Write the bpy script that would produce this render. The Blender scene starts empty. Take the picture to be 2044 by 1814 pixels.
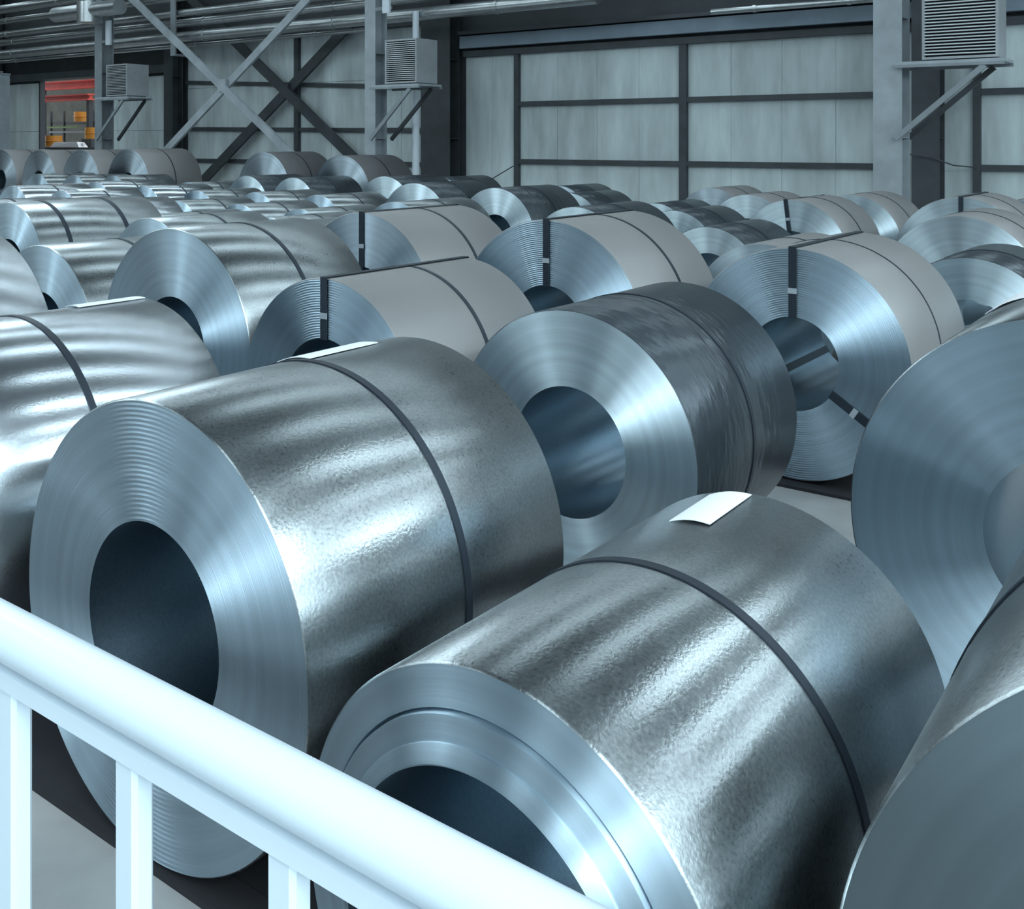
import bpy, math, random
from math import sin, cos, pi
random.seed(7)
S = bpy.context.scene
COL = S.collection

# ------------------------------------------------------------------ camera, world, lights, exposure
# world axes: +Y = coil axis direction (towards the back wall), +X = along the back wall, Z up, metres
cam = bpy.data.cameras.new('camera'); co = bpy.data.objects.new('camera', cam); COL.objects.link(co)
co.location = (0, 0, 2.5); co.rotation_euler = (pi / 2, 0, 0.627)
cam.sensor_width = 36; cam.lens = 2034 / 2044 * 36; cam.shift_y = -625 / 2044
cam.clip_start = 0.05; cam.clip_end = 300
S.camera = co
S.view_settings.view_transform = 'Standard'; S.view_settings.look = 'None'
S.view_settings.gamma = 1; S.view_settings.use_curve_mapping = False
S.view_settings.exposure = -0.12

W = bpy.data.worlds.new('sky'); S.world = W; W.use_nodes = True
bg = W.node_tree.nodes['Background']; bg.inputs[0].default_value = (0.85, 0.94, 1.0, 1); bg.inputs[1].default_value = 1.8

def area(name, loc, sx, sy, radiance, rot=(0, 0, 0), col=(0.70, 0.88, 1.0)):
    l = bpy.data.lights.new(name, 'AREA'); l.shape = 'RECTANGLE'; l.size = sx; l.size_y = sy
    l.energy = radiance * pi * sx * sy; l.color = col
    o = bpy.data.objects.new(name, l); COL.objects.link(o); o.location = loc; o.rotation_euler = rot
    return o
ROOF = 10.5; U1 = 24
LIGHT = (0.74, 0.92, 1.0)
# roof daylight strips, split and weighted to shape highlights: broad in front, narrow behind (u, v0, v1, width, radiance)
SKY = [(18.5, -13, -.5, 2.4, 14), (13.5, -13, -.5, 2.0, 34), (8.5, -13, -.5, 2.0, 46), (3.0, -13, -.5, 1.6, 14), (-3, -13, -.5, 1.6, 4), (-11, -13, -.5, 1.6, 3), (-18, -13, -.5, 1.6, 10), (-27, -13, -.5, 1.6, 10), (-38, -13, -.5, 1.6, 6)]
SKY += [(u, 1, 3.8, 1.8, 22) for u in (-15, -22, -30, -40)] + [(u, 5, 11, 1.4, 16) for u in (-18.7, -27.7, -37.5)]  # unseen strips added to brighten the far coil faces
SKY += [(15, 5, 20, 1.6, 26), (10.5, 4.5, 24.5, .8, 12)] + [(u, 4.5, 24.5, .6, k) for u, k in ((6, 12), (1.5, 11), (-3, 5), (-7.5, 6), (-12, 7), (-16.5, 7), (-21, 6), (-25.5, 6), (-30, 6), (-35, 7), (-40, 7), (-46, 7), (-53, 7))]  # first strip added to brighten far faces; narrow ones streak the bodies
for u, v0, v1, w, k in SKY:
    area('roof_strip_light', (u, (v0 + v1) / 2, ROOF - 0.12), w, v1 - v0, k, col=LIGHT)
area('side_window_daylight', (U1 - .15, -6, 7.2), 4.4, 14, 8, rot=(0, pi / 2 - .25, 0), col=LIGHT)
area('clerestory_daylight', (-4, -13.7, 7.4), 50, 1.5, 1.5, rot=(-pi / 2 - 0.25, 0, pi), col=LIGHT)

# ------------------------------------------------------------------ helpers
def tag(o, label=None, cat=None, group=None, kind=None):
    if label: o['label'] = label
    if cat: o['category'] = cat
    if group: o['group'] = group
    if kind: o['kind'] = kind
    return o
def empty(name, loc=(0, 0, 0), rz=0, **k):
    o = bpy.data.objects.new(name, None); COL.objects.link(o); o.location = loc; o.rotation_euler = (0, 0, rz)
    o.empty_display_size = 0.2
    return tag(o, **k)
class MB:
    def __init__(s): s.v = []; s.f = []
    def add(s, vs, fs):
        b = len(s.v); s.v += [tuple(p) for p in vs]; s.f += [tuple(b + i for i in f) for f in fs]; return s
    def box(s, a, b):
        (x0, y0, z0), (x1, y1, z1) = a, b
        return s.add([(x0, y0, z0), (x1, y0, z0), (x1, y1, z0), (x0, y1, z0), (x0, y0, z1), (x1, y0, z1), (x1, y1, z1), (x0, y1, z1)],
                     [(0, 3, 2, 1), (4, 5, 6, 7), (0, 1, 5, 4), (1, 2, 6, 5), (2, 3, 7, 6), (3, 0, 4, 7)])
    def frame(s, p, q, up=(0, 0, 1)):
        d = [q[i] - p[i] for i in range(3)]; L = math.sqrt(sum(c * c for c in d)); d = [c / L for c in d]
        def cr(a, b): return [a[1]*b[2]-a[2]*b[1], a[2]*b[0]-a[0]*b[2], a[0]*b[1]-a[1]*b[0]]
        if abs(sum(d[i] * up[i] for i in range(3))) > .98: up = (0, 1, 0)
        a = cr(d, up); n = math.sqrt(sum(c * c for c in a)); a = [c / n for c in a]; b = cr(a, d)
        return a, b
    def bar(s, p, q, w, h, up=(0, 0, 1)):
        a, b = s.frame(p, q, up); vs = []
        for e in (p, q):
            for i, j in ((-1, -1), (1, -1), (1, 1), (-1, 1)):
                vs.append([e[k] + a[k] * i * w / 2 + b[k] * j * h / 2 for k in range(3)])
        return s.add(vs, [(3, 2, 1, 0), (4, 5, 6, 7), (0, 1, 5, 4), (1, 2, 6, 5), (2, 3, 7, 6), (3, 0, 4, 7)])
    def tube(s, p, q, r, n=16, caps=True):
        a, b = s.frame(p, q); vs = []
        for e in (p, q):
            for i in range(n):
                t = 2 * pi * i / n
                vs.append([e[k] + r * (a[k] * cos(t) + b[k] * sin(t)) for k in range(3)])
        fs = [(i, (i + 1) % n, n + (i + 1) % n, n + i) for i in range(n)]
        if caps: fs += [tuple(reversed(range(n))), tuple(range(n, 2 * n))]
        return s.add(vs, fs)
    def lathe(s, prof, n, closed=False):        # profile of (radius, y), spun about the y axis
        vs = []
        for r, y in prof:
            for i in range(n):
                t = 2 * pi * i / n; vs.append((r * sin(t), y, r * cos(t)))
        m = len(prof); fs = []
        for k in range(m if closed else m - 1):
            k2 = (k + 1) % m
            for i in range(n):
                j = (i + 1) % n; fs.append((k * n + i, k * n + j, k2 * n + j, k2 * n + i))
        return s.add(vs, fs)
    def mesh(s, name, mat=None, smooth=False):
        m = bpy.data.meshes.new(name); m.from_pydata(s.v, [], s.f); m.update()
        if mat: m.materials.append(mat)
        if smooth: m.shade_smooth()
        return m
    def build(s, name, mat=None, parent=None, smooth=False, kind=None, auto=None):
        m = s.mesh(name, mat, smooth)
        if auto: m.shade_smooth(); m.set_sharp_from_angle(angle=auto)
        o = bpy.data.objects.new(name, m); COL.objects.link(o)
        if parent: o.parent = parent
        if kind: o['kind'] = kind
        return o

# ------------------------------------------------------------------ materials
def mat(name, base=(.5, .5, .5), rough=.5, metal=0., aniso=0.):
    m = bpy.data.materials.new(name); m.use_nodes = True
    p = m.node_tree.nodes['Principled BSDF']
    p.inputs['Base Color'].default_value = (*base, 1); p.inputs['Roughness'].default_value = rough
    p.inputs['Metallic'].default_value = metal; p.inputs['Anisotropic'].default_value = aniso
    return m, m.node_tree.nodes, m.node_tree.links, p
def nd(N, t, **k):
    n = N.new(t)
    for a, v in k.items(): setattr(n, a, v)
    return n
def math_(N, L, op, a, b=None):
    n = nd(N, 'ShaderNodeMath', operation=op)
    for i, x in enumerate((a, b)):
        if x is None: continue
        if isinstance(x, (int, float)): n.inputs[i].default_value = x
        else: L.new(x, n.inputs[i])
    return n.outputs[0]
def noise(N, L, vec, scale, detail=4, rough=.55, dim='3D', w=None):
    n = nd(N, 'ShaderNodeTexNoise', noise_dimensions=dim)
    n.inputs['Scale'].default_value = scale; n.inputs['Detail'].default_value = detail; n.inputs['Roughness'].default_value = rough
    if dim == '1D': L.new(w, n.inputs['W'])
    else: L.new(vec, n.inputs['Vector'])
    return n.outputs[0]
def ramp(N, L, f, stops):
    r = nd(N, 'ShaderNodeValToRGB'); e = r.color_ramp.elements
    while len(e) < len(stops): e.new(.5)
    for x, (p, c) in zip(e, stops):
        x.position = p; x.color = (*c, 1) if len(c) == 3 else c
    L.new(f, r.inputs[0]); return r.outputs[0]
def g3(x): return (x, x, x)
def mapping(N, L, scale=(1, 1, 1), coord='Object'):
    t = nd(N, 'ShaderNodeTexCoord'); m = nd(N, 'ShaderNodeMapping'); m.inputs['Scale'].default_value = scale
    L.new(t.outputs[coord], m.inputs[0]); return m.outputs[0]
def bump(N, L, p, h, strength, dist):
    b = nd(N, 'ShaderNodeBump'); b.inputs['Strength'].default_value = strength; b.inputs['Distance'].default_value = dist
    L.new(h, b.inputs['Height']); L.new(b.outputs[0], p.inputs['Normal'])
def tangent(N, L, p, rot):
    t = nd(N, 'ShaderNodeTangent', direction_type='RADIAL', axis='Y'); L.new(t.outputs[0], p.inputs['Tangent'])
    p.inputs['Anisotropic Rotation'].default_value = rot

def face_material(name, base, rough, aniso, ridge):
    m, N, L, p = mat(name, base, rough, 1., aniso); tangent(N, L, p, .25)
    v = mapping(N, L)
    sx = nd(N, 'ShaderNodeSeparateXYZ'); L.new(v, sx.inputs[0])
    r2 = math_(N, L, 'ADD', math_(N, L, 'MULTIPLY', sx.outputs[0], sx.outputs[0]), math_(N, L, 'MULTIPLY', sx.outputs[2], sx.outputs[2]))
    wob = math_(N, L, 'MULTIPLY', noise(N, L, v, 5, 2), .006)
    r = math_(N, L, 'ADD', math_(N, L, 'SQRT', r2), wob)
    wave = math_(N, L, 'SINE', math_(N, L, 'MULTIPLY', r, 2 * pi / .0165))
    ax = math_(N, L, 'DIVIDE', math_(N, L, 'ABSOLUTE', math_(N, L, 'ADD', sx.outputs[0], .06)), r)   # loose wraps only near the crest and the foot
    wave = math_(N, L, 'MULTIPLY', wave, ramp(N, L, ax, [(.08, (1, 1, 1)), (.32, (0, 0, 0))]))
    n1 = noise(N, L, None, 160, 3, .6, '1D', r); n2 = noise(N, L, None, 14, 2, .5, '1D', r)
    h = math_(N, L, 'ADD', math_(N, L, 'MULTIPLY', wave, .5 * ridge), n1)
    bump(N, L, p, h, .25 if ridge < 1 else .8, .0008 if ridge < 1 else .0028)
    c = ramp(N, L, n2, [(.3, tuple(x * .86 for x in base)), (.7, base)])
    L.new(c, p.inputs['Base Color'])
    return m
FACE = face_material('coil edge bright', (.62, .76, .86), .48, .97, .45)
FACE_RIDGED = face_material('coil edge ridged', (.56, .69, .79), .48, .96, 4.5)
FACE_DULL = face_material('coil edge dull', (.55, .64, .71), .46, .95, .3)

FACE_NEAR = face_material('coil edge shaded', (.46, .55, .59), .60, .70, .2)  # darker copy: weaker light on the corner coil put into its colour
FACE_WHITE = face_material('coil edge white', (.80, .92, .98), .50, .97, .45)

def body_material(name, base, rough, aniso, spangle, bmp, metal=1.):
    m, N, L, p = mat(name, base, rough, metal, aniso); tangent(N, L, p, .25)
    v = mapping(N, L, (1, 1, 1))
    n0 = noise(N, L, v, 2.2, 3)
    n1 = noise(N, L, v, 90, 3, .55)
    mx = math_(N, L, 'ADD', math_(N, L, 'MULTIPLY', n0, .45), math_(N, L, 'MULTIPLY', n1, .55))
    c = ramp(N, L, mx, [(.30, tuple(x * (1 - spangle) for x in base)), (.70, tuple(min(1, x * (1 + spangle * .4)) for x in base))])
    L.new(c, p.inputs['Base Color'])
    rr = math_(N, L, 'ADD', math_(N, L, 'MULTIPLY', mx, .12), rough - .06); L.new(rr, p.inputs['Roughness'])
    bump(N, L, p, math_(N, L, 'ADD', n1, math_(N, L, 'MULTIPLY', n0, .12)), bmp, .004)
    return m
GALV = body_material('galvanised sheet', (.42, .455, .47), .29, .6, .40, .14)
BRIGHT = body_material('bright galvanised sheet', (.66, .71, .75), .23, .6, .15, .08)
GRAY = body_material('coated grey sheet', (.275, .27, .27), .50, .4, .06, .03, .45)
DULL = body_material('dull dark sheet', (.13, .13, .135), .5, .3, .1, .03, .4)
def wrap_material():
    m, N, L, p = mat('dark film wrap', (.055, .068, .08), .30, .5, 0.)
    v = mapping(N, L, (1.2, 3.0, 1.2))
    h = math_(N, L, 'ADD', noise(N, L, v, 1.6, 3, .5), math_(N, L, 'MULTIPLY', noise(N, L, v, 6, 2), .25))
    bump(N, L, p, h, .55, .05); return m
WRAP = wrap_material()
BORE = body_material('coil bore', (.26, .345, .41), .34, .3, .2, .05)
STRAP = mat('blued steel strapping', (.035, .045, .06), .42, .6)[0]
RUBBER = mat('black rubber', (.02, .02, .024), .7)[0]
PAPER = mat('white paper', (.86, .88, .90), .6)[0]
RAILP = mat('white rail paint', (.64, .72, .78), .30)[0]
def simple(name, base, rough=.6, metal=0., var=.25, scale=2., bmp=.0, stretch=(1, 1, 1)):
    m, N, L, p = mat(name, base, rough, metal)
    v = mapping(N, L, stretch); n = noise(N, L, v, scale, 5, .6)
    L.new(ramp(N, L, n, [(.3, tuple(x * (1 - var) for x in base)), (.7, tuple(min(1, x * (1 + var * .5)) for x in base))]), p.inputs['Base Color'])
    if bmp: bump(N, L, p, n, bmp, .02)
    return m
CONC = simple('concrete floor', (.42, .415, .41), .42, 0, .3, 1.1, .05)
PANEL = simple('weathered wall board', (.53, .60, .61), .7, 0, .34, .7, .0, (1.6, 1, .35))
PANEL_UP = simple('shaded wall cladding', (.05, .058, .065), .7, 0, .3, .6)  # dark tone paints in the shade under the roof; other walls reuse it
STEEL = simple('grey painted steel', (.26, .29, .31), .5, .1, .25, 1.5)
STEEL_L = simple('light grey painted steel', (.36, .40, .43), .5, .1, .25, 1.5)
STEEL_D = simple('dark painted steel', (.05, .058, .065), .55, .1, .3, 1.5)
BEAMC = simple('blue grey painted beam', (.17, .22, .27), .5, .1, .2, 1.)
PIPE = simple('aluminium pipe jacket', (.50, .53, .54), .30, .9, .15, 3.)
ROOFM = simple('grey roof sheet', (.16, .17, .18), .8)
CASE = simple('grey unit casing', (.38, .40, .42), .5, .2, .15, 2.)
SLATM = mat('light slat metal', (.60, .64, .66), .4, .5)[0]
DARKIN = mat('dark inside', (.012, .013, .016), .8)[0]
WHITEP = mat('white plastic pipe', (.66, .72, .78), .45)[0]
RED = simple('red sheet', (.75, .10, .07), .5, 0, .2, 2.)
ORANGE = simple('orange paint', (.80, .33, .05), .5, 0, .2, 3.)
GREEN = simple('green paint', (.20, .32, .10), .6, 0, .3, 3.)
YARD = simple('yard wall', (.05, .055, .045), .8, 0, .5, .8)
GLASSM = mat('translucent roof glazing', (.75, .85, .9), .5)[0]

# ------------------------------------------------------------------ setting
U0, V0, VW = -62, -14, 25.4
def struct(o, label=None): o['kind'] = 'structure'; return o
FZ = -0.03
struct(MB().box((U0 - 6, V0, FZ - .2), (U1, 48, FZ)).build('floor', CONC))

roof = struct(MB().box((U0, V0, ROOF + .12), (U1, VW + .4, ROOF + .3)).build('ceiling', ROOFM))
for va, vb in ((V0, 4.0), (4.0, VW + .3)):
    st = sorted([q for q in SKY if va <= q[1] < vb], key=lambda q: -q[0]); xs = [U1]
    for q in st: xs += [q[0] + q[3] / 2 + .12, q[0] - q[3] / 2 - .12]
    xs.append(U0)
    for i in range(0, len(xs), 2):
        MB().box((xs[i + 1], va, ROOF - .06), (xs[i], vb, ROOF + .1)).build('roof_panel', ROOFM, roof)
for i, (u, v0, v1, w_, k) in enumerate(SKY):  # glazing and frame for every roof strip, the added ones included
    w = struct(MB().box((u - w_ / 2 - .1, v0, ROOF), (u + w_ / 2 + .1, v1, ROOF + .06)).build('window_%d' % (i + 1), GLASSM))
    f = MB()
    for s_ in (-1, 1): f.box((u + s_ * (w_ / 2 + .1) - .04, v0, ROOF - .2), (u + s_ * (w_ / 2 + .1) + .04, v1, ROOF + .02))
    f.build('window_frame', STEEL_D, w)

struct(MB().box((U0 - .3, V0, FZ), (U0, VW, ROOF)).build('wall_left', PANEL_UP))
wr = struct(MB().box((U1, V0, FZ), (U1 + .3, VW, ROOF)).build('wall_right', PANEL_UP))
MB().box((U1 - .05, -13, 5), (U1, 1, 9.4)).build('window_glazing', GLASSM, wr)
fw = struct(MB().box((U0, V0 - .3, FZ), (U1, V0, ROOF)).build('wall_front', PANEL_UP))
MB().box((-32, V0, 6.5), (12, V0 + .05, 8.3)).build('window_glazing', GLASSM, fw)

wall = struct(MB().box((U0, VW + .06, 5.3), (U1, VW + .3, ROOF)).box((U0, VW + .06, FZ), (-45.5, VW + .3, 5.3)).box((-40.8, VW + .06, FZ), (U1, VW + .3, 5.3)).build('wall_back', PANEL_UP))
def panel(u0, u1, z0, z1):
    j = random.uniform(-.008, .008)
    o = MB().box((u0 + .004, VW + .0 + j, z0 + .006), (u1 - .004, VW + .07, z1 - .006)).build('panel', PANEL, wall)
def girt(p, q, w=.10, d=.14):
    MB().bar(p, q, w, d, (0, 0, 1)).build('girt', STEEL_D, wall)
GZ = (FZ, .12, 1.89, 3.64, 5.2)
def bay(u0, u1, n, zs):
    for i in range(n):
        a, b = u0 + (u1 - u0) * i / n, u0 + (u1 - u0) * (i + 1) / n
        for k in range(len(zs) - 1): panel(a, b, zs[k], zs[k + 1])
bay(-18.1, -12.6, 4, GZ[1:]); bay(-12.6, -7.0, 4, GZ[1:]); bay(-20.2, -18.1, 2, (.12, 5.2))
bay(-5.15, 3.5, 6, GZ[1:]); bay(-7.0, -5.15, 1, (.12, 5.2)); bay(3.5, 12, 4, GZ[1:])
bay(-27.95, -21.3, 4, (.12, 2.95, 4.6, 6.3)); bay(-34.4, -27.95, 4, (.12, 2.95, 4.6, 6.3)); bay(-40.6, -35.0, 4, (.12, 2.95, 5.2))
bay(-48.6, -45.6, 2, (.12, 2.95, 5.2)); bay(-61, -49, 6, (.12, 2.95, 5.2))
y = VW - .08
for z in (1.89, 3.64):
    girt((-18.1, y, z), (-7.0, y, z)); girt((-5.15, y, z), (12, y, z))
girt((-18.15, y, FZ), (-18.15, y, 5.2), .16, .14); girt((-12.55, y, FZ), (-12.55, y, 5.2), .22, .14)
girt((-7.3, y, FZ), (-7.3, y, 5.2), .12, .14); girt((-5.1, y, FZ), (-5.1, y, 5.2), .16, .14)
girt((-20.2, y, 5.26), (12, y, 5.2), .2, .18)
girt((-34.4, y, 4.85), (-21.3, y, 4.25)); girt((-34.4, y, 3.0), (-21.3, y, 2.85)); girt((-27.95, y, FZ), (-27.95, y, 6.3), .22, .14)
girt((-34.4, y, 1.75), (-21.3, y, 1.75))
girt((-48.6, y - .1, 5.45), (-35.2, y - .1, 5.45), .5, .3)
struct(MB().box((-20.2, VW - .35, 5.42), (12, VW - .02, 5.8)).build('trim_1', BEAMC))
struct(MB().box((-20.2, VW - .45, 5.84), (12, VW - .02, 5.95)).build('trim_2', STEEL_D))
struct(MB().box((-48.5, VW - .35, 6.3), (-21.4, VW - .02, 6.55)).build('trim_3', STEEL_D))

# ------------------------------------------------------------------ columns and braces
def h_section(mb, u, v, w, d, z0, z1, t=.03):
    mb.box((u - w / 2, v - d / 2, z0), (u + w / 2, v - d / 2 + t, z1))
    mb.box((u - w / 2, v + d / 2 - t, z0), (u + w / 2, v + d / 2, z1))
    mb.box((u - t / 2, v - d / 2 + t, z0), (u + t / 2, v + d / 2 - t, z1))
def column(u, v, w, d, m, label, grp):
    e = empty('steel_column', (u, v, FZ), label=label, cat='column', group=grp)
    mb = MB(); h_section(mb, 0, 0, w, d, .03, ROOF - FZ - .1); mb.build('shaft', m, e)
    MB().box((-w * .7, -d * .7, 0), (w * .7, d * .7, .03)).build('base_plate', m, e)
    mb = MB()
    for z in (2.6, 5.1, 7.4): mb.box((-w / 2 + .02, -d / 2 + .03, z), (w / 2 - .02, d / 2 - .03, z + .02))
    mb.build('stiffener', m, e)
    return e
CU = (-34.85, -20.9, -6.1)
column(-34.85, 22, .46, .5, STEEL, 'grey steel column left of the light crossed braces, beside the doorway', 'inner row of columns')
column(-20.9, 22, .42, .5, STEEL_L, 'light grey steel column in the middle, beside the small louvred unit', 'inner row of columns')
column(-6.1, 22, .58, .6, STEEL_L, 'wide light grey steel column at right, beside the large louvred unit', 'inner row of columns')
column(-34.8, 25.0, .56, .5, STEEL_D, 'dark steel column against the back wall, left end of the dark crossed braces', 'wall columns')
column(-20.95, 25.0, 1.2, .5, STEEL_D, 'broad dark steel column against the back wall, left of the panelled bay', 'wall columns')
column(-6.1, 25.0, .62, .5, STEEL_D, 'dark steel column against the back wall behind the wide light column', 'wall columns')
column(-48.9, 25.0, .8, .5, STEEL_D, 'dark steel column at the far left edge of the back wall', 'wall columns')

def brace(v, a, b, z1, w, d, m, label):
    e = empty('cross_brace', ((a + b) / 2, v, z1 / 2), label=label, cat='brace')
    h = (b - a) / 2
    MB().bar((-h, -.06, z1 / 2 - .1), (h, -.06, -z1 / 2), d, w).build('diagonal', m, e)
    MB().bar((-h, .08, -z1 / 2), (h, .08, z1 / 2 - .1), d, w).build('diagonal', m, e)
    MB().box((-.2, -.1, -.2), (.2, .01, .2)).build('gusset_plate', m, e)
    return e
brace(22, -34.45, -21.3, 8.76, .26, .1, STEEL_L, 'light grey crossed braces between the two left inner columns')
brace(24.95, -34.35, -21.9, 8.76, .36, .12, STEEL_D, 'dark crossed braces against the back wall left of the middle column')
e = empty('vertical_post', (-40.85, 21.2, FZ), label='light grey post standing left of the doorway above the far coils', cat='post')
MB().box((-.33, -.2, 0), (.33, .2, 5.2)).build('shaft', STEEL_L, e); MB().box((-.36, -.23, 5.2), (.36, .23, 5.26)).build('cap_plate', STEEL, e)

# ------------------------------------------------------------------ pipes under the roof
def pipe(k, v, r, u0, u1, label, m=PIPE):
    z = 2.5 + k * 37.5 * v / 22
    e = empty('roof_pipe', ((u0 + u1) / 2, v, z), label=label, cat='pipe', group='pipes along the back wall')
    h = (u1 - u0) / 2
    MB().tube((-h, 0, 0), (h, 0, 0), r, 20).build('pipe_run', m, e, auto=.9)
    n = max(2, int((u1 - u0) / 6))
    for i in range(n):
        x = -h + (i + .5) * 2 * h / n
        MB().tube((x - .05, 0, 0), (x + .05, 0, 0), r + .02, 20).build('pipe_clamp', m, e, auto=.9)
pipe(.0968, 23.2, .20, -60, -14, 'thickest silver pipe, lowest of the bundle under the roof')
pipe(.1095, 23.2, .15, -60, -14, 'silver pipe just above the thickest one in the roof bundle')
pipe(.119, 22.9, .13, -60, -14, 'silver pipe in the middle of the roof bundle at upper left')
pipe(.1335, 22.9, .13, -60, -14, 'silver pipe second from the top of the roof bundle')
pipe(.147, 22.6, .18, -60, -30, 'topmost pipe of the roof bundle at the upper left corner')
pipe(.0885, 23.6, .07, -60, -22, 'thin pipe hanging below the roof bundle at left')
pipe(.0805, 24.2, .08, -11.2, -6.5, 'short thin pipe above the panelled bay near the wide column')
for u, lab in ((-45.8, 'flat hanger strap holding the roof pipes at far left'), (-31.6, 'flat hanger strap holding the roof pipes above the crossed braces')):
    e = empty('pipe_hanger', (u, 22.7, 5.6), label=lab, cat='hanger', group='pipe hangers')
    MB().box((-.14, -.03, 0), (.14, .03, 3.2)).build('strap_plate', STEEL, e)
    MB().box((-.16, 0, .0), (.16, 1.1, .06)).build('shelf_bar', STEEL, e)
e = empty('valve_box', (-34.5, 21.2, 7.3), label='round grey pipe junction on top of the left inner column', cat='junction')
MB().tube((0, 0, -.45), (0, 0, .3), .45, 24).build('drum', PIPE, e, auto=.9); MB().tube((0, 0, .3), (0, 0, .6), .2, 16).build('neck', PIPE, e, auto=.9)
MB().tube((-2.3, 0, .0), (1.9, 0, .0), .28, 20).build('side_duct', PIPE, e, auto=.9)

# ------------------------------------------------------------------ louvred heater units on brackets
def unit(u, v, w, h, dep, platw, label, labp, n):
    z = 4.27
    p = empty('bracket_platform', (u, v, 4.0), label=labp, cat='bracket')
    MB().box((.2, -.5, .06), (platw, .5, .12)).build('deck', STEEL_L, p)
    for s in (-.5, .47): MB().box((.2, s, 0), (platw, s + .06, .06)).build('edge_rail', STEEL, p)
    MB().bar((.2, -.45, -1.45), (platw - .35, -.45, .0), .07, .11).build('strut', STEEL, p)
    MB().bar((.2, .45, -1.45), (platw - .35, .45, .0), .07, .11).build('strut', STEEL_D, p)
    e = empty('louvred_unit', (u + platw - w / 2 - .12, v, z - .12), label=label, cat='heater')
    mb = MB(); t = .05; d = dep / 2
    mb.box((-w/2, -d, 0), (-w/2 + t, d, h)).box((w/2 - t, -d, 0), (w/2, d, h)).box((-w/2 + t, -d, 0), (w/2 - t, d, t)).box((-w/2 + t, -d, h - t), (w/2 - t, d, h)).box((-w/2+t, d - .03, t), (w/2-t, d, h-t))
    mb.build('casing', CASE, e)
    MB().box((-w/2 + t, -d + .12, t), (w/2 - t, -d + .14, h - t)).build('dark_backing', DARKIN, e)
    mb = MB()
    for i in range(n):
        zz = t + .02 + (h - 2 * t - .04) * (i + .5) / n
        mb.bar((-w/2 + t, -d + .02, zz), (w/2 - t, -d + .02, zz), .07, (h - 2*t) / n * .38)
    mb.build('louvre_slats', SLATM, e, kind='stuff')
    for s in (-w/2 + .1, w/2 - .2): MB().box((s, -d + .05, -.03), (s + .1, d - .05, 0)).build('foot', STEEL_D, e)
    return e
unit(-6.1, 22.0, 1.42, 1.55, .8, 2.25, 'large louvred heater unit at the top right corner', 'steel bracket carrying the large louvred unit on the wide column', 22)
unit(-20.9, 22.0, 1.2, 1.25, .9, 2.1, 'louvred heater unit right of the middle column', 'steel bracket carrying the louvred unit on the middle column', 20)
unit(-34.85, 22.0, 1.3, 1.15, .9, 2.25, 'farthest heater unit, at left above the doorway coils', 'steel bracket carrying the farthest unit on the left column', 18)
# light plastic pipe and white boards beside the columns
e = empty('downpipe', (-20.13, 22.0, FZ), label='white plastic downpipe behind the middle louvred unit', cat='pipe')
MB().tube((0, .9, .03), (0, .9, 3.55), .11, 16).build('lower_run', WHITEP, e, auto=.9); MB().tube((0, .9, 5.3), (0, .9, 6.4), .10, 16).build('upper_run', WHITEP, e, auto=.9); MB().tube((0, .9, 3.55), (0, .9, 5.3), .07, 16).build('middle_run', WHITEP, e, auto=.9)
for u, z0, z1, lab in ((-20.2, 6.2, 7.6, 'white upright light panel beside the top of the middle column'), (-34.1, 6.05, 6.95, 'small white upright panel on the left inner column')):
    e = empty('light_panel', (u, 21.7, z0), label=lab, cat='panel', group='white panels on the columns')
    MB().box((-.13, -.04, 0), (.13, .04, z1 - z0)).build('board', WHITEP, e)
    MB().box((-.485, .04, .1), (.16, .07, .2)).build('bracket_arm', STEEL, e)
def cable(pts, r, name, label):
    mb = MB()
    for a, b in zip(pts, pts[1:]): mb.tube(a, b, r, 6)
    return tag(mb.build(name, STEEL_D), label, 'cable')
cable([(-20.0, 24.6, .95), (-19.6, 24.7, 1.02), (-18.9, 24.9, 1.3), (-18.2, 25.2, 1.75)], .018, 'wall_cable', 'thin dark cable sagging to the left end of the panelled bay')
cable([(-6.4, 24.6, 2.2), (-5.9, 24.6, 2.12), (-5.5, 24.8, 1.95), (-5.1, 25.2, 1.9)], .018, 'wall_cable', 'thin dark cable by the dark wall column at right')

# ------------------------------------------------------------------ yard seen through the doorway
tag(struct(MB().box((-72, 40, FZ), (-40, 40.3, 7)).build('wall_yard', YARD)))
def yard(name, a, b, m, label, cat):
    e = empty(name, ((a[0]+b[0])/2, (a[1]+b[1])/2, a[2]), label=label, cat=cat)
    hx, hy, h = (b[0]-a[0])/2, (b[1]-a[1])/2, b[2]-a[2]
    return e, hx, hy, h
def girder(v, z, h, label):
    e = empty('red_girder', (-52.7, v, z), label=label, cat='girder', group='red girders outside')
    MB().box((-3, -.1, .08), (3, .1, h - .08)).build('web', RED, e)
    MB().box((-3.1, -.25, 0), (3.1, .25, .08)).build('flange', RED, e); MB().box((-3.1, -.25, h - .08), (3.1, .25, h)).build('flange', RED, e)
    for x in (-2.9, 2.9): MB().box((x - .12, -.12, FZ - z), (x + .12, .12, 0)).build('leg', STEEL_D, e)
girder(31.3, 5.38, .46, 'upper red girder outside the doorway'); girder(30.6, 4.68, .34, 'lower red girder outside the doorway')
def drum(x, y_, z, r, h, label):
    e = empty('orange_drum', (x, y_, z), label=label, cat='drum', group='orange drums outside')
    MB().lathe([(0.01, 0), (r, 0), (r, h), (.01, h)], 20).build('shell', ORANGE, e, auto=.6).rotation_euler = (pi / 2, 0, 0)
    MB().lathe([(r, h * .45), (r + .03, h * .47), (r + .03, h * .53), (r, h * .55)], 20).build('rib', ORANGE, e, auto=.6).rotation_euler = (pi / 2, 0, 0)
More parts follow.
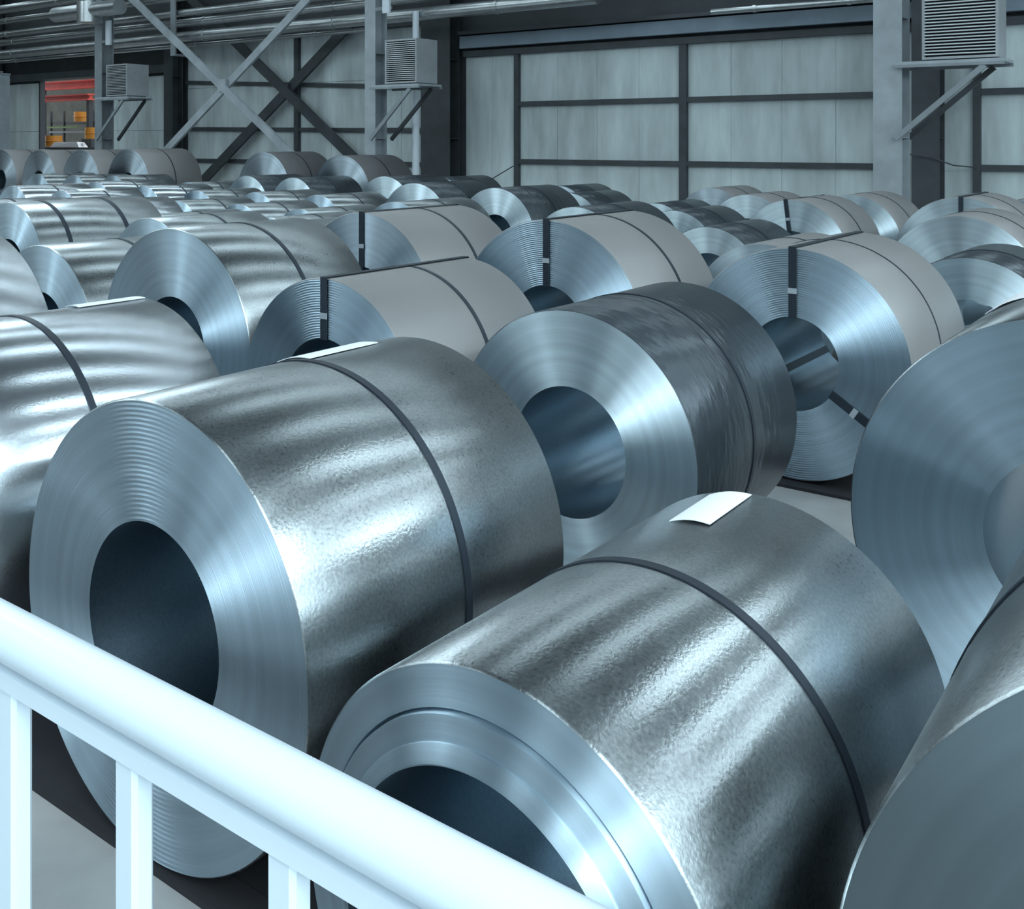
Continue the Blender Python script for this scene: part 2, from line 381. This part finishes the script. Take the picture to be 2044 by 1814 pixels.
for x, y_, z, lab in ((-55.2, 33.4, 3.64, 'orange drum on the rack outside the doorway, highest of the three'), (-51.2, 29.4, 2.22, 'orange drum at the lower left of the doorway'), (-47.5, 29.4, 2.62, 'orange drum at the lower right of the doorway')):
    drum(x, y_, z, .42, .58, lab)
e = empty('yard_rack', (-54.6, 33.4, FZ), label='dark rack with a green rail standing outside the doorway', cat='rack')
for x in (-3, -1.6, 1.4, 3): MB().box((x - .06, -.56, 0), (x + .06, -.44, 4.3)).build('upright', STEEL_D, e)
MB().box((-3, -.5, 3.55), (3, .6, 3.66)).build('shelf', STEEL_D, e); MB().box((-3, -.62, 3.02), (3, .6, 3.12)).build('shelf', STEEL, e)
MB().box((-3, -.75, 3.3), (.2, -.68, 3.4)).build('green_rail', GREEN, e)
for x, v, z, w, lab in ((-52.9, 33.3, 3.10, .9, 'white sack on the rack shelf outside the doorway'), (-48.4, 28.6, 2.20, 2.6, 'long white sack at the bottom of the doorway')):
    e = empty('white_sack', (x, v, z), label=lab, cat='sack', group='white sacks outside')
    MB().add([(-w/2, -.25, 0), (w/2, -.25, 0), (w/2, .25, 0), (-w/2, .25, 0), (-w*.42, -.18, .25), (w*.4, -.2, .28), (w*.42, .18, .24), (-w*.4, .2, .27)],
             [(0, 3, 2, 1), (4, 5, 6, 7), (0, 1, 5, 4), (1, 2, 6, 5), (2, 3, 7, 6), (3, 0, 4, 7)]).build('sack_body', PAPER, e)
    MB().box((w*.4, -.05, .1), (w*.52, .05, .2)).build('tied_end', PAPER, e)
e = empty('yard_platform', (-49, 29.1, FZ), label='dark platform outside the doorway under the lower drums', cat='platform')
MB().box((-4, -.9, 2.08), (4, .9, 2.23)).build('deck', STEEL_D, e)
for x in (-3.8, 3.8): MB().box((x - .1, -.7, 0), (x + .1, .7, 2.08)).build('support', STEEL_D, e)
e = empty('crate', (-47.5, 29.4, 2.2), label='dark crate under the lower right orange drum outside the doorway', cat='crate')
MB().box((-.45, -.4, .05), (.45, .4, .42)).build('crate_body', STEEL_D, e); MB().box((-.48, -.43, 0), (.48, .43, .05)).build('crate_skid', STEEL_D, e)

# ------------------------------------------------------------------ rubber runners under the rows of coils
ROWS = {1: 2.12, 2: 4.68, 3: 7.2, 4: 9.5, 5: 11.9, 6: 14.3, 7: 16.7, 8: 19.1}
EXT = {1: (-12, 1.4), 2: (-14, .6), 3: (-18, -1.7), 4: (-21, -1), 5: (-26, -1), 6: (-30, -1), 7: (-34, -1), 8: (-40, -1)}
for k, v in ROWS.items():
    a, b = EXT[k]
    e = empty('skid_runner', ((a + b) / 2, v, FZ), label='black rubber runner under the %s row of coils behind the railing' % ('first second third fourth fifth sixth seventh eighth'.split()[k - 1]), cat='runner', group='runners under the coil rows')
    h = (b - a) / 2
    MB().box((-h, 0, 0), (h, .14, .022)).build('front_bar', RUBBER, e)
    MB().box((-h, 1.0, 0), (h, 1.14, .022)).build('rear_bar', RUBBER, e)
    MB().box((-h, .14, 0), (h, 1.0, .012)).build('mat', RUBBER, e)

# ------------------------------------------------------------------ coils
def ribbon(mb, pts, w):            # closed band of width w (local x) along a loop of (y, z) points with thickness outwards
    n = len(pts); t = .004
    cy = sum(p[0] for p in pts) / n; cz = sum(p[1] for p in pts) / n
    vs = []
    for y_, z in pts:
        dy, dz = y_ - cy, z - cz; l = math.hypot(dy, dz) or 1
        for x in (-w / 2, w / 2): vs.append((x, y_, z))
        for x in (-w / 2, w / 2): vs.append((x, y_ + (t if dy > 0 else -t), z + (t if dz > 0 else -t)))
    fs = []
    for i in range(n):
        a, b = i * 4, ((i + 1) % n) * 4
        fs += [(a + 2, a + 3, b + 3, b + 2), (a, b, b + 1, a + 1), (a, a + 2, b + 2, b), (a + 1, b + 1, b + 3, a + 3)]
    return mb.add(vs, fs)
BODY = {'galv': GALV, 'bright': BRIGHT, 'gray': GRAY, 'wrap': WRAP, 'dull': DULL}
def coil(u, v, R, r, L, style, label, hoops=(.55,), eyes=(), face=None, seg=64, rz=0., tele=None, group='steel coils', sw=.034):
    e = empty('steel_coil', (u, v, R), rz, label=label, cat='coil', group=group)
    fm = face or {'gray': FACE_DULL, 'wrap': FACE_WHITE}.get(style, FACE)
    ch = .006
    MB().lathe([(R - ch, 0), (R, ch), (R, L - ch), (R - ch, L)], seg).build('outer_wrap', BODY[style], e, auto=.9)
    rnd = random.Random(int((u * 13 + v * 7) * 100))
    if tele:
        prof = tele
    else:
        n = 2; prof = []
        for i in range(n + 1):
            rr = R - ch + (r - R + ch) * i / n
            prof.append((rr, 0))
    MB().lathe(prof[::-1], seg).build('end_face', fm, e, auto=.45)
    if v < 15: MB().lathe([(R - ch, L), (r, L)], seg).build('end_face', fm, e, smooth=True)
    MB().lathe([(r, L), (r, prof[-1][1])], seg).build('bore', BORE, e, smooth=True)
    for h in hoops:
        w = sw
        MB().lathe([(R + .0005, h*L - w/2), (R + .005, h*L - w/2), (R + .005, h*L + w/2), (R + .0005, h*L + w/2)], seg, True).build('hoop_strap', STRAP, e, auto=.6)
    for a in eyes:
        mb = MB(); w = .06
        y0, y1, z0, z1 = -.006, L + .004, r - .004, R + .006
        ribbon(mb, [(y0, z0), (y0, (z0+z1)/2), (y0, z1), (L/2, z1), (y1, z1), (y1, (z0+z1)/2), (y1, z0), (L/2, z0)], w)
        o = mb.build('eye_strap', STRAP, e); o.rotation_euler = (0, a, 0)
        zs = r + (R - r) * .38
        MB().box((-w / 2 - .004, -.014, zs - .02), (w / 2 + .004, -.009, zs + .02)).build('strap_seal', STEEL_L, o)
    return e
G_TELE = [(.625, 0), (.60, -.004), (.57, -.010), (.545, -.016), (.532, -.018), (.531, .02), (.524, .02), (.523, -.030), (.50, -.034), (.465, -.040), (.464, -.046), (.44, -.062), (.425, -.066), (.419, -.060)]
I_, O_ = 96, 128
R1 = 'first row of coils behind the railing'; R2 = 'second row of coils'; R3 = 'third row of coils'
coil(-3.10, 2.133, .798, .373, 1.414, 'galv', 'big galvanized coil with ridged oval face behind the white railing at left', face=FACE_RIDGED, seg=O_, group=R1)
coil(-1.43, 1.89, .631, .419, 1.509, 'galv', 'front coil with uneven telescoped face and wide hollow bore, a paper sheet on its top', (.50,), seg=O_, rz=-.03, tele=G_TELE, group=R1)
coil(.25, 1.90, .89, .37, 1.4, 'galv', 'nearest shaded coil face cut off by the lower right corner', seg=O_, face=FACE_NEAR, group=R1)
coil(-5.12, 2.0, .80, .37, 1.5, 'bright', 'shiny mirror-bright coil at the left edge with white glare and a thin strap', (.50,), seg=O_, group=R1)
coil(-6.97, 2.0, .95, .38, 1.5, 'bright', 'bright coil end peeking in at the far left edge behind the mirror-bright coil', seg=I_, group=R1)
coil(-3.05, 4.74, .784, .361, 1.388, 'wrap', 'coil in dark film wrap with bright round face at the centre', (.52,), seg=O_, group=R2)
coil(-.53, 4.54, .906, .362, 1.4, 'galv', 'large smooth coil face cut off by the right edge', (), seg=O_, group=R2)
coil(-4.98, 4.75, .795, .395, 1.5, 'gray', 'grey coil with a black face strap, left of the dark wrapped centre coil', (.55,), (0,), face=FACE_RIDGED, seg=O_, group=R2)
coil(-6.71, 4.81, .916, .39, 1.3, 'galv', 'tall plain coil with a pale unstrapped face left of the black-strapped grey coil', (.5,), seg=O_, group=R2)
coil(-8.48, 4.75, .80, .40, 1.35, 'galv', 'coil with narrow pale face and dark bore near the left edge', seg=I_, group=R2)
coil(-2.74, 7.32, .856, .345, 1.60, 'gray', 'brownish grey coil with bold black straps and dark bore, right of centre', (.5,), (0, 2.15, -2.15), face=FACE_RIDGED, seg=O_, group=R3, sw=.018)
coil(-4.74, 7.03, .924, .378, 1.4, 'gray', 'large black-strapped grey coil with ridged face, above the dark wrapped centre coil', (.55,), (0,), face=FACE_RIDGED, seg=O_, group=R3)
coil(-6.98, 7.15, .905, .38, 1.45, 'gray', 'black-strapped grey coil left of the large ridged one in the third row', (.55,), (0,), seg=I_, group=R3)
coil(-8.75, 7.2, .80, .37, 1.4, 'galv', 'coil mostly hidden behind the tall plain coil in the third row', seg=I_, group=R3)
coil(-10.5, 7.2, .80, .37, 1.5, 'galv', 'coil whose streaked top shows just above the tall plain coil', seg=I_, group=R3)
coil(-13.2, 6.95, .85, .37, 1.9, 'galv', 'long streaked coil with two straps at the left edge', (.22, .68), seg=I_, group=R3, sw=.06)
coil(-15.1, 7.0, .82, .37, 1.7, 'bright', 'bright coil top at the left edge behind the long twin-strapped coil', seg=I_, group=R3)
# rows farther back: (u, v, diameter, length, style, label, eyes)
FAR = [
 (-2.0, 9.6, 1.48, 1.5, 'wrap', 'glaring white coil face at the right edge behind the bold-strapped coil', ()),
 (-3.9, 9.6, 1.49, 1.5, 'gray', 'coil whose pale crest peeks over the bold-strapped coil', ()),
 (-9.4, 9.6, 1.42, 1.5, 'galv', 'low galvanized coil whose top shows left of the top-strapped grey coil', ()),
 (-11.3, 9.7, 1.42, 1.6, 'galv', 'low galvanized coil whose top shows above the tall plain coil', ()),
 (-13.9, 9.6, 1.36, 1.6, 'galv', 'coil with a small pale face just right of the twin-strapped coil', ()),
 (-16.0, 9.6, 1.5, 1.7, 'bright', 'bright coil top behind the twin-strapped coil, fourth row', ()),
 (-17.8, 9.6, 1.45, 1.7, 'bright', 'bright coil top at the left edge in the fourth row', ()),
 (-2.6, 12.0, 1.68, 1.6, 'gray', 'large coil with a broad radiant face at the right edge', ()),
 (-5.6, 12.0, 1.41, 1.6, 'wrap', 'dark coil with a white fan-shaped face above the ridged grey coil', ()),
 (-7.6, 12.0, 1.59, 1.7, 'wrap', 'black coil with a small bright crest just above the large ridged grey coil', ()),
 (-11.0, 12.0, 1.54, 1.7, 'galv', 'coil with a small pale crest left of the bright round-topped pair in the middle', ()),
 (-13.2, 12.0, 1.34, 1.7, 'galv', 'coil with a pale cyan face above the top-strapped coil, right one of two', ()),
 (-14.8, 12.0, 1.37, 1.6, 'galv', 'coil with a pale cyan face above the tall plain coil, left one of two', ()),
 (-16.6, 12.0, 1.37, 1.6, 'galv', 'coil with a striped pale face in the left field, fifth row', ()),
 (-18.6, 12.0, 1.30, 1.6, 'bright', 'coil with a small slanted pale face in the left field, fifth row', ()),
 (-20.6, 12.0, 1.45, 1.7, 'bright', 'coil with a pale face next to a white sheet near the left edge, fifth row', ()),
 (-22.6, 12.0, 1.5, 1.7, 'bright', 'leftmost bright coil of the fifth row', ()),
 (-3.1, 14.4, 1.76, 1.6, 'gray', 'coil with a thin dark strap at the right edge below the wall', (0,)),
 (-5.4, 14.4, 1.65, 1.6, 'gray', 'grey coil with a slanted dark strap left of the wide column foot', (-.12,)),
 (-7.3, 14.4, 1.42, 1.6, 'wrap', 'dark coil with glaring white face, middle of three fanned behind the ridged coil', ()),
 (-10.8, 14.4, 1.68, 1.7, 'wrap', 'dark wrapped coil with a bright half-round face below the broad wall column', ()),
 (-12.7, 14.4, 1.72, 1.7, 'wrap', 'dark wrapped coil with a creased top and bright face left of centre', ()),
 (-15.3, 14.4, 1.42, 1.6, 'galv', 'low coil with a sliver of pale face below the two blue-faced coils, right one', ()),
 (-17.2, 14.4, 1.42, 1.6, 'galv', 'low coil with a sliver of pale face below the two blue-faced coils, left one', ()),
 (-19.2, 14.4, 1.40, 1.6, 'galv', 'low streaked coil in the left field, sixth row', ()),
 (-21.2, 14.4, 1.45, 1.7, 'bright', 'second streaked coil from the left in the sixth row', ()),
 (-23.2, 14.4, 1.5, 1.8, 'bright', 'leftmost streaked coil of the sixth row', ()),
 (-2.7, 16.8, 1.62, 1.6, 'gray', 'coil with a white-lit rim at the right edge behind the thin-strapped one', ()),
 (-5.3, 16.8, 1.62, 1.7, 'gray', 'coil with a bright crescent rim right at the foot of the wide column', ()),
 (-7.1, 16.8, 1.57, 1.6, 'gray', 'coil with a notched pale face left of the slant-strapped coil', ()),
 (-8.9, 16.8, 1.36, 1.6, 'wrap', 'low dark coil with a small white face, leftmost of the three fanned at right', ()),
 (-10.8, 16.8, 1.49, 1.6, 'wrap', 'dark coil with a white face below the left end of the panelled bay', ()),
 (-15.7, 16.8, 1.72, 1.7, 'wrap', 'dark coil with a dull blue face under the middle louvred unit', ()),
 (-18.7, 16.8, 1.63, 1.7, 'wrap', 'dark coil with round blue face, right one of two before the big pair', ()),
 (-20.4, 16.8, 1.64, 1.6, 'wrap', 'dark coil with round blue face, left one of two before the big pair', ()),
 (-22.8, 16.8, 1.42, 1.6, 'galv', 'low coil with a tiny pale crest left of the blue-faced pair', ()),
 (-26.2, 16.8, 1.53, 1.7, 'galv', 'coil with a rounded blue-grey face below the big coil by the doorway', ()),
 (-28.2, 16.8, 1.5, 1.7, 'galv', 'second coil from the left in the seventh row', ()),
 (-30.2, 16.8, 1.5, 1.8, 'galv', 'leftmost coil of the seventh row', ()),
 (-8.9, 19.2, 1.55, 1.6, 'gray', 'farthest pale-faced coil at the foot of the panelled bay', ()),
 (-12.6, 19.2, 1.50, 1.6, 'wrap', 'far dark coil right of the white downpipe', ()),
 (-16.1, 19.2, 1.63, 1.7, 'wrap', 'far dark coil with a thin pale crest behind the creased one', ()),
 (-19.5, 19.2, 2.13, 1.8, 'dull', 'big dull coil with a tall pale face left of the middle column', ()),
 (-22.6, 19.2, 2.20, 1.8, 'dull', 'big dull coil with a half shaded face under the crossed braces', ()),
 (-29.1, 19.2, 2.26, 2.0, 'gray', 'big dull coil right of the doorway in the back row', ()),
 (-31.8, 19.2, 2.22, 1.8, 'gray', 'big dull coil under the doorway in the back row', ()),
 (-34.4, 19.2, 2.20, 1.8, 'gray', 'big coil beside the light post at left in the back row', ()),
 (-37.0, 19.2, 2.20, 1.8, 'gray', 'leftmost big coil of the back row', ()),
]
for u, v, D, L, st, lab, ey in FAR:
    coil(u, v, D / 2, .37, L, st, lab, (.5,), ey, seg=64, group='coils in the back rows', face=None if v < 19 and st != 'gray' else FACE_WHITE if v < 19 else FACE_DULL)

# ------------------------------------------------------------------ paper sheets lying on coils
def sheet(u, v, R, a0, a1, y0, y1, label):      # hugs a coil of radius R at (u, v..), angle a from the crest
    mb = MB(); n = 8; vs = []
    for i in range(n + 1):
        a = a0 + (a1 - a0) * i / n; rr = R + .007 + .006 * sin(pi * i / n)
        for k, yy in enumerate((y0, y1)): vs.append((u + rr * sin(a), v + yy + (.03 * i / n if k else 0), R + rr * cos(a)))
    for p in list(vs): vs.append((p[0], p[1], p[2] - .003))
    m = 2 * (n + 1); fs = []
    for i in range(n):
        q = 2 * i; fs += [(q, q + 1, q + 3, q + 2), (m + q, m + q + 2, m + q + 3, m + q + 1), (q, q + 2, m + q + 2, m + q), (q + 1, m + q + 1, m + q + 3, q + 3)]
    fs += [(0, m, m + 1, 1), (2 * n, 2 * n + 1, m + 2 * n + 1, m + 2 * n)]
    mb.add(vs, fs)
    return tag(mb.build('paper_sheet', PAPER, smooth=False), label, 'paper', 'paper sheets on the coils')
sheet(-1.39, 1.89, .631, -.26, -.03, 1.14, 1.45, 'white paper sheet on top of the telescoped front coil')
sheet(-3.10, 2.133, .798, -.34, -.08, .80, 1.18, 'white paper sheet on the far end of the big ridged coil')
sheet(-5.12, 2.0, .80, -.16, .0, 1.08, 1.46, 'white paper sheet on top of the mirror-bright coil')
sheet(-.53, 4.54, .906, -.62, -.40, .9, 1.3, 'white paper scrap on the coil at the right edge')
sheet(-20.6, 12.0, .725, -.2, .3, .3, .9, 'white sheet beside a pale coil face in the left field')

# ------------------------------------------------------------------ white railing
rl = empty('railing', (0, .79, .9), label='white painted railing with round handrail across the lower left corner', cat='railing')
MB().tube((-4.2, 0, .866), (2.2, 0, .866), .036, 32).build('handrail', RAILP, rl, auto=.9)
MB().box((-4.2, -.020, .796), (2.2, .020, .822)).build('flat_bar', RAILP, rl)
x = -3.86
while x < 2.1:
    mb = MB(); w, d = .023, .016
    ring = [(-w, -d + .006), (-w + .006, -d), (w - .006, -d), (w, -d + .006), (w, d - .006), (w - .006, d), (-w + .006, d), (-w, d - .006)]
    vs = [(x + a, b, z) for z in (0, .796) for a, b in ring]
    mb.add(vs, [(i, (i + 1) % 8, 8 + (i + 1) % 8, 8 + i) for i in range(8)] + [tuple(range(7, -1, -1)), tuple(range(8, 16))])
    mb.build('baluster', RAILP, rl); x += .2975
pf = empty('walkway', (-1, 0, 0), label='raised steel walkway the railing stands on', cat='walkway')
MB().box((-3.4, -1.6, .82), (3.4, .84, .90)).build('deck', STEEL, pf)
for x in (-3.2, -1, 1.2, 3.2):
    MB().box((x - .06, .55, FZ), (x + .06, .67, .82)).build('leg', STEEL, pf)
    MB().box((x - .06, -1.5, FZ), (x + .06, -1.38, .82)).build('leg', STEEL, pf)
